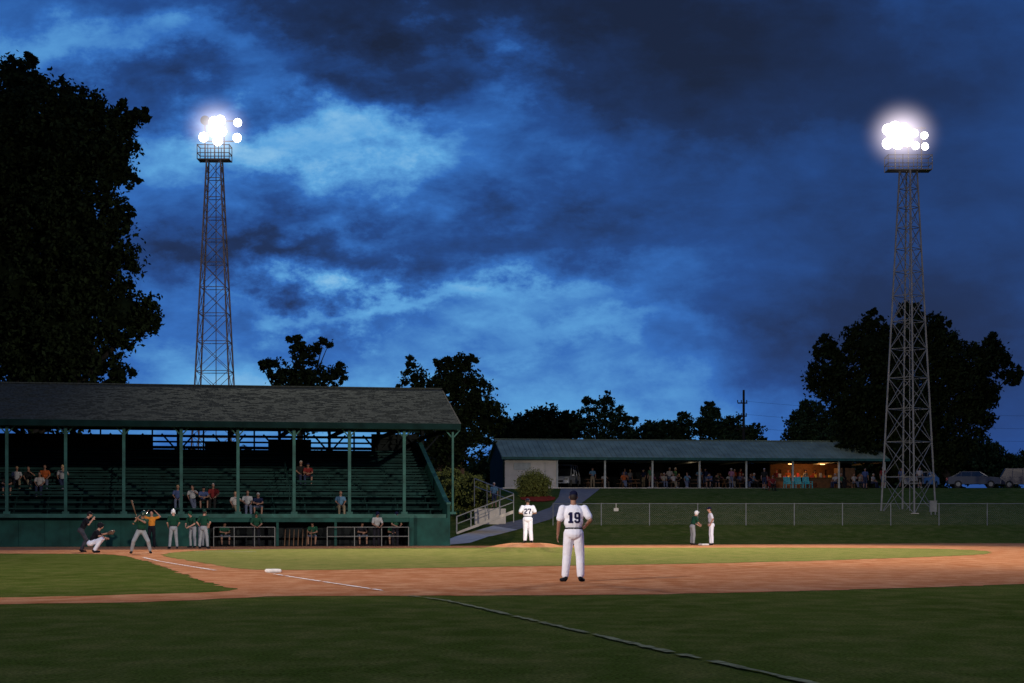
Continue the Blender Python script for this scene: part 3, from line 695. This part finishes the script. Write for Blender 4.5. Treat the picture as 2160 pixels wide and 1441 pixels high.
DIG = {'1':["..###.",".####.",".####.","..###.","..###.","..###.","..###.","..###.","..###.",".#####",".#####"],
 '9':[".####.","######","##..##","##..##","##..##","######",".#####","....##","##..##","######",".####."],
 '2':[".####.","######","##..##","....##","...###","..###.",".###..","###...","##....","######","######"],
 '7':["######","######","##..##","....##","...##.","...##.","..##..","..##..","..##..","..##..","..##.."]}
def jersey_number(txt, me, parent, zc, cell, cx=0.0):
    bv = BVHTree.FromPolygons([v.co.copy() for v in me.vertices], [tuple(p.vertices) for p in me.polygons])
    rows = len(DIG['1']); cols_ = 6*len(txt)+1*(len(txt)-1); mb = MB()
    for d, ch in enumerate(txt):
        for r_ in range(rows):
            for c_ in range(6):
                if DIG[ch][r_][c_] != '#': continue
                x0 = cx+(d*7+c_-cols_/2)*cell; z0 = zc+(rows/2-r_)*cell; pts = []
                for (xx, zz) in ((x0,z0-cell),(x0+cell,z0-cell),(x0+cell,z0),(x0,z0)):
                    h = bv.ray_cast(Vector((xx,-2,zz)), Vector((0,1,0))); y = h[0].y if h[0] else 0
                    pts.append((xx, y-.009, zz))
                mb.add(pts, [(0,1,2,3)])
    return mb.obj('jersey_number', [NUMC], parent)

me = figure('baseball_player', dict(pel=(0,0,.97), neck=(0,.02,1.51), head=(.0,.06,1.68), look=(.05,1,-.12),
    elR=(.33,-.06,1.22), wrR=(.26,.17,1.12), elL=(-.29,-.03,1.17), wrL=(-.31,.06,.93), knR=(.13,.04,.52), anR=(.14,-.0,.09), toR=(.20,.17,.035), knL=(-.13,.02,.52), anL=(-.17,-.02,.09), toL=(-.24,.14,.035)), .0085, 'cap', .68, None, smooth=3, bulk=1.16)
p19 = person('baseball_player', me, (1.27,37.4,.006), 0, outfit(W,W,NV,skin2), 1.045); jersey_number('19', me, p19, 1.265, .0195)
me = figure('baseball_player', dict(pel=(0,0,.97), neck=(0,.05,1.50), head=(.0,.12,1.655), look=(-.1,1,-.45),
    elR=(.32,.03,1.20), wrR=(.10,.24,1.16), elL=(-.32,.03,1.20), wrL=(-.10,.26,1.15), knR=(.11,.0,.52), anR=(.15,-.0,.09), knL=(-.09,.05,.52), anL=(-.11,.02,.09)), .011, 'cap', .68, 'L', smooth=2, bulk=1.12)
p27 = person('baseball_player', me, (.65,75,.355), 0, outfit(W,W,NV,skin2,BK,hairs[0]), 1.04); jersey_number('27', me, p27, 1.26, .0205)
me = figure('umpire', dict(pel=(0,-.08,.90), neck=(0,.16,1.37), head=(0,.25,1.52), look=(0,1,-.1), elR=(.28,.2,1.12), wrR=(.18,.36,1.32), elL=(-.28,.2,1.12), wrL=(-.18,.36,1.32), knR=(.2,.12,.5), anR=(.25,-.08,.09), knL=(-.2,.12,.5), anL=(-.25,-.08,.09)), .014, 'cap', .7)
person('umpire', me, (-17.35,73.4,.006), R(-75), outfit(BK, cloth('charcoal_pants',(.05,.05,.06)), BK))
me = figure('catcher', dict(pel=(0,-.1,.36), neck=(0,.16,.82), head=(0,.24,.98), elR=(.28,.2,.62), wrR=(.2,.42,.55), elL=(-.26,.25,.66), wrL=(-.1,.52,.72), knR=(.28,.3,.5), anR=(.22,.02,.09), knL=(-.28,.3,.5), anL=(-.22,.02,.09)), .014, 'helmet', .7, 'L')
person('catcher', me, (-16.65,72.2,.006), R(-80), outfit(BK, W, BK, glove=GLM), 1.08)
me = figure('batter', dict(pel=(0,-.04,.86), neck=(-.05,.12,1.34), head=(-.09,.19,1.49), look=(-1,.35,-.05), elR=(.28,.12,1.14), wrR=(.14,.2,1.34), elL=(-.14,.34,1.18), wrL=(.08,.26,1.30), knR=(.28,.14,.47), anR=(.36,-.02,.09), knL=(-.26,.14,.47), anL=(-.34,-.02,.09)), .014, 'helmet', .75)
bt = person('batter', me, (-14.4,70.4,.006), R(192), outfit(DG, GRY, mat('dark_helmet',(.01,.03,.02),.3), skin2, glove=BK), 1.02)
mb = MB(); mb.tube((.10,.27,1.24),(.2,.2,1.5),.014,.016,8); mb.tube((.2,.2,1.5),(.36,.08,2.02),.018,.035,10); mb.tube((.095,.275,1.23),(.1,.27,1.25),.024,.024,8)
mb.obj('bat', M_brown, bt, True)
std = lambda **k: figure('baseball_player', k, .014, 'helmet', .68)
meA = std(elR=(.27,.02,1.17), wrR=(.2,.2,1.0), elL=(-.27,.02,1.17), wrL=(-.2,.2,1.0), knR=(.13,.03,.51), anR=(.17,0,.09), knL=(-.13,.03,.51), anL=(-.17,0,.09))
meB = std(neck=(0,.14,1.46), head=(0,.22,1.61), elR=(.26,.2,1.12), wrR=(.12,.38,1.02), elL=(-.26,.2,1.12), wrL=(-.12,.38,1.0))
meC = figure('baseball_player', dict(neck=(0,.06,1.50), head=(0,.1,1.67), elR=(.33,.0,1.2), wrR=(.2,.08,1.0), elL=(-.33,.0,1.2), wrL=(-.2,.08,1.0), anR=(.2,0,.09), anL=(-.2,0,.09), knR=(.16,.02,.5), knL=(-.16,.02,.5)), .014, 'cap', .68)
person('baseball_player', meA, (-15.35,82.2,.006), R(20), outfit(DG,GRY,WH))
person('baseball_player', meB, (-15.05,85.5,.006), R(150), outfit(DG,GRY,DG))
person('baseball_player', meB, (-14.75,86,.006), R(240), outfit(DG,GRY,DG,skin2))
person('baseball_player', meC, (-14.05,82.6,.006), R(-15), outfit(DG,GRY,DG))
person('baseball_player', meB, (9.5,95.4,.006), R(-70), outfit(DG,GRY,WH), 1.04)
person('baseball_player', meC, (10.45,95.0,.006), R(95), outfit(cloth('white_navy_sleeve',(.6,.59,.63)),W,NV), 1.12)
sitA = figure('spectator', dict(pel=(0,-.02,.55), neck=(0,.06,1.07), head=(0,.10,1.235), elR=(.25,.1,.80), wrR=(.12,.34,.64), elL=(-.25,.1,.80), wrL=(-.12,.34,.64), knR=(.12,.42,.54), anR=(.12,.42,.1), knL=(-.12,.42,.54), anL=(-.12,.45,.1)), .019, None, .6)
sitB = figure('spectator', dict(pel=(0,-.02,.55), neck=(0,.20,1.02), head=(0,.28,1.17), elR=(.24,.3,.74), wrR=(.06,.46,.72), elL=(-.24,.3,.74), wrL=(-.04,.48,.68), knR=(.2,.40,.54), anR=(.18,.38,.1), knL=(-.2,.40,.54), anL=(-.18,.42,.1)), .019, 'cap', .6, shorts=True)
sitC = figure('spectator', dict(pel=(0,-.02,.55), neck=(.02,.0,1.07), head=(.02,.03,1.235), look=(.4,1,0), elR=(.27,.02,.82), wrR=(.2,.22,.62), elL=(-.3,.1,.85), wrL=(-.1,.22,1.0), knR=(.08,.42,.56), anR=(-.05,.46,.12), knL=(-.1,.42,.54), anL=(-.14,.40,.1)), .019, None, .6, long_hair=True)
stdS = figure('spectator', dict(knR=(.1,.02,.51)), .019, None, .62, shorts=True)
stdT = figure('spectator', dict(elR=(.28,.0,1.2), wrR=(.1,.22,1.15), head=(0,.03,1.67), look=(.5,1,0)), .019, 'cap', .62)
stdU = figure('spectator', dict(elR=(.42,.0,1.5), wrR=(.22,.04,1.72), elL=(-.42,.0,1.5), wrL=(-.22,.04,1.72)), .019, None, .6)
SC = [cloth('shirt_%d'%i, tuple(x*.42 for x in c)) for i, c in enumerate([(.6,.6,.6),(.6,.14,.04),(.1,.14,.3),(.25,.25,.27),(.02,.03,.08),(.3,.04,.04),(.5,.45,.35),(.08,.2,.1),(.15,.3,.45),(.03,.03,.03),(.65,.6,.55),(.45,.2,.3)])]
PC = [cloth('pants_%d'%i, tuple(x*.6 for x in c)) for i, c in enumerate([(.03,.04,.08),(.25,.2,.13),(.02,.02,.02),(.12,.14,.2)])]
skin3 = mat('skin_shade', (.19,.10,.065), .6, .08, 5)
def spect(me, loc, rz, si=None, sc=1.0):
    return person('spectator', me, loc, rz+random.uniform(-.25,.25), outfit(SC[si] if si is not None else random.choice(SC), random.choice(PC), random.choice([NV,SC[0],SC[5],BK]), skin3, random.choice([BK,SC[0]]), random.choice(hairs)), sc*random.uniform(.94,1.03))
def in_stand(x, row, me, si=None, sc=1.0):
    return spect(me, gsw(x, 1.1+.9*row+.5, 1.5+.33*row-.02), math.pi+gs_a, si, sc)
for x, r_, me_, si in ((-14.1,1,sitA,2),(-13.35,1,sitC,0),(-12.85,1,sitB,2),(-12.3,1,sitA,5),(-11.24,0,sitC,10),(-10.65,0,sitA,0),(-10.1,0,sitB,4),(-5.93,0,sitA,8),(-7.2,5,sitB,5),(-7.6,5,sitA,9),
    (-22.2,4,sitA,0),(-21.6,4,sitC,9),(-20.8,4,sitA,1),(-19.9,4,sitC,0),(-22.6,3,sitB,9),(-21.0,3,sitA,10)):
    in_stand(x, r_, me_, si)
person('spectator', stdU, (-17.15,86.3,.006), R(180), outfit(OR, BK, NV, skin1), .98)
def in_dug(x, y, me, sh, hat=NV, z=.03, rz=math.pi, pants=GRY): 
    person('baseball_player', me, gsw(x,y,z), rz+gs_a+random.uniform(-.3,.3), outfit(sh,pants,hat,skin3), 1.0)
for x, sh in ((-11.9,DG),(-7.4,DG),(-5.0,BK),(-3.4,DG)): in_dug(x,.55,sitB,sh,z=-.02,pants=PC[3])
in_dug(-10.3,-.2,meB,DG,DG,0,math.pi,BK); in_dug(-4.3,-.25,meB,SC[0],NV,0,math.pi,BK); in_dug(-3.3,.1,meB,DG,NV,0,math.pi,BK)
random.seed(11)
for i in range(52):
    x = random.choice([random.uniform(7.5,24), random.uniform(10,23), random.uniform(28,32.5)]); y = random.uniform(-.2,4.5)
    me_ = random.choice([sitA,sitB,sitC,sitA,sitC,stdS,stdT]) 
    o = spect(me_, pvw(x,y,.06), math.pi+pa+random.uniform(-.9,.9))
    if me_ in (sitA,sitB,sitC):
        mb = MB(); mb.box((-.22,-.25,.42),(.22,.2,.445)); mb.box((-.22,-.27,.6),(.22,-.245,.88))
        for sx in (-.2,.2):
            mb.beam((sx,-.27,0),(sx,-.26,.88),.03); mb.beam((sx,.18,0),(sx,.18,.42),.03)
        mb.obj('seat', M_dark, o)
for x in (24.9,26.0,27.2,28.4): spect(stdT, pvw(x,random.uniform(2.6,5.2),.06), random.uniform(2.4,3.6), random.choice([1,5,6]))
o = spect(sitA, (21.4,149.0,gz(149)), math.pi, 5, .95); mb = MB(); mb.box((-.3,-.3,.40),(.3,.25,.445)); mb.box((-.3,-.34,.44),(.3,-.3,.95))
for sx in (-.28,.28):
    mb.beam((sx,-.32,0),(sx,.25,.42),.03); mb.beam((sx,.22,0),(sx,-.3,.42),.03)
mb.obj('seat', SC[5], o)
spect(stdS, (20.9,150.2,gz(150.2)), math.pi, 9)
spect(stdS, (-1.15,116.5,gz(116.5)+.9), math.pi, 8); mb = MB(); mb.box((-2.4,115.6,1.0),(-.4,117,2.07)); mb.obj('concrete_landing', M_conc)
for x,y in ((29.5,151.5),(31.5,154),(33.5,156),(35.3,157)): spect(stdS, (x,y,gz(y)), math.pi)

# ---------------------------------------------------------------- sky
w = bpy.data.worlds.new('sky'); bpy.context.scene.world = w; w.use_nodes = True
w.cycles.sampling_method = 'MANUAL'; w.cycles.sample_map_resolution = 256
n = w.node_tree.nodes; l = w.node_tree.links; n.clear()
def mth(op, a, b=None, c=None, clamp=False):
    q = n.new('ShaderNodeMath'); q.operation = op; q.use_clamp = clamp
    for i, v in enumerate((a, b, c)):
        if v is None: continue
        if isinstance(v, (int, float)): q.inputs[i].default_value = v
        else: l.new(v, q.inputs[i])
    return q.outputs[0]
tc = n.new('ShaderNodeTexCoord'); sp = n.new('ShaderNodeSeparateXYZ'); l.new(tc.outputs['Generated'], sp.inputs[0])
yy = mth('MAXIMUM', mth('ABSOLUTE', sp.outputs[1]), .12)
U = mth('MULTIPLY', mth('DIVIDE', sp.outputs[0], yy), 3.825); Vv = mth('MULTIPLY', mth('DIVIDE', sp.outputs[2], yy), 3.825)
def nz(sx, sy, scale, det, rough, seed, dist=0.0, rot=0.0):
    cb = n.new('ShaderNodeCombineXYZ'); l.new(mth('MULTIPLY',U,sx), cb.inputs[0]); l.new(mth('MULTIPLY',Vv,sy), cb.inputs[1]); cb.inputs[2].default_value = seed
    mp = n.new('ShaderNodeMapping'); mp.inputs['Rotation'].default_value = (0,0,rot); l.new(cb.outputs[0], mp.inputs[0])
    t = n.new('ShaderNodeTexNoise'); t.inputs['Scale'].default_value = scale; t.inputs['Detail'].default_value = det; t.inputs['Roughness'].default_value = rough; t.inputs['Distortion'].default_value = dist
    l.new(mp.outputs[0], t.inputs['Vector']); return mth('SUBTRACT', t.outputs['Fac'], .5)
Uw = mth('ADD', U, mth('MULTIPLY', nz(1,1.5,3.4,8,.62,3.1), .62)); Vw = mth('ADD', Vv, mth('MULTIPLY', nz(1,1.5,3.4,8,.62,8.4), .44))
def blob(a, b, sa, sb, u_=None, v_=None):
    du = mth('DIVIDE', mth('SUBTRACT', u_ or Uw, a), sa); dv = mth('DIVIDE', mth('SUBTRACT', v_ or Vw, b), sb)
    return mth('EXPONENT', mth('MULTIPLY', mth('ADD', mth('MULTIPLY',du,du), mth('MULTIPLY',dv,dv)), -1.0))
B_ = [(-.88,1.00,.34,.09,.26),(-.48,.78,.20,.08,.40),(-.30,.80,.11,.12,.18),(-.25,.48,.42,.04,.32),(.12,.40,.34,.045,.20),(-.02,.91,.12,.055,.22),
      (.12,.22,.8,.13,.24),(-.62,.30,.28,.15,.26),(-.15,1.09,.6,.08,-.34),(.42,.97,.40,.18,-.32),(.95,.75,.5,.5,-.15),
      (-.50,.58,.34,.035,-.22),(.1,.62,.38,.055,-.16),(-.22,.92,.16,.05,-.18),(.88,.42,.35,.2,-.16),(-.72,.88,.18,.06,-.16),(.85,.20,.3,.10,-.10)]
tot = .475
for (a, b, sa, sb, amp) in B_: tot = mth('MULTIPLY_ADD', blob(a,b,sa,sb), amp, tot)
act = mth('MULTIPLY_ADD', blob(-.35,.72,.8,.55,U,Vv), .85, .15)      # where the cloud deck is broken and textured
tot = mth('MULTIPLY_ADD', mth('MULTIPLY', nz(1,2.1,2.5,12,.6,1.7,.25,-.38), act), .85, tot)
tot = mth('MULTIPLY_ADD', mth('MULTIPLY', nz(1,2.2,6.5,10,.62,5.5,.3,-.32), act), .34, tot)
tot = mth('MULTIPLY_ADD', nz(1,2.2,1.6,8,.52,9.5,.2,-.25), .22, tot)
rp = n.new('ShaderNodeValToRGB'); l.new(tot, rp.inputs[0]); E = rp.color_ramp.elements
def s2l(c): return tuple(((x/255)/12.92 if x/255 <= .04045 else ((x/255+.055)/1.055)**2.4) for x in c)+(1,)
E[0].position = .06; E[0].color = s2l((18,31,60)); E[1].position = 1; E[1].color = s2l((155,205,235))
for p_, c in ((.25,(23,46,90)),(.42,(31,72,138)),(.58,(48,106,184)),(.76,(90,160,218))):
    q = rp.color_ramp.elements.new(p_); q.color = s2l(c)
bg = n.new('ShaderNodeBackground'); l.new(rp.outputs[0], bg.inputs[0]); bg.inputs[1].default_value = 1.0
sk = n.new('ShaderNodeTexSky'); sk.sky_type = 'NISHITA'; sk.sun_disc = False; sk.sun_elevation = R(2); sk.sun_rotation = R(200)
bg2 = n.new('ShaderNodeBackground'); l.new(sk.outputs[0], bg2.inputs[0]); bg2.inputs[1].default_value = .004
ad = n.new('ShaderNodeAddShader'); l.new(bg.outputs[0], ad.inputs[0]); l.new(bg2.outputs[0], ad.inputs[1])
ow = n.new('ShaderNodeOutputWorld'); l.new(ad.outputs[0], ow.inputs[0])
d = bpy.data.lights.new('dusk_sun','SUN'); d.energy = .26; d.angle = R(25); d.color = (1,.82,.62); o = bpy.data.objects.new('dusk_sun', d); C.objects.link(o)
o.rotation_euler = (R(58),0,R(-25))
def pl(name, loc, P, col):
    d = bpy.data.lights.new(name,'POINT'); d.energy = P; d.color = col; d.shadow_soft_size = .2; o = bpy.data.objects.new(name,d); C.objects.link(o); o.location = loc
pl('counter_light', pvw(26.3,3.0,2.1), 80, (1,.45,.16)); pl('counter_light', pvw(28.3,5.2,2.1), 90, (1,.42,.13)); pl('pavilion_light', pvw(16,3,2.2), 18, (1,.75,.5))

# ---------------------------------------------------------------- camera
cd = bpy.data.cameras.new('camera'); cam = bpy.data.objects.new('camera', cd); C.objects.link(cam)
cam.location = (0,0,1.25); cam.rotation_euler = (R(90),0,0)
cd.sensor_width = 36; cd.lens = 63.75; cd.shift_y = .1757; cd.clip_end = 6000
bpy.context.scene.camera = cam
sc = bpy.context.scene
sc.view_settings.view_transform = 'Standard'; sc.view_settings.look = 'None'; sc.view_settings.exposure = 0
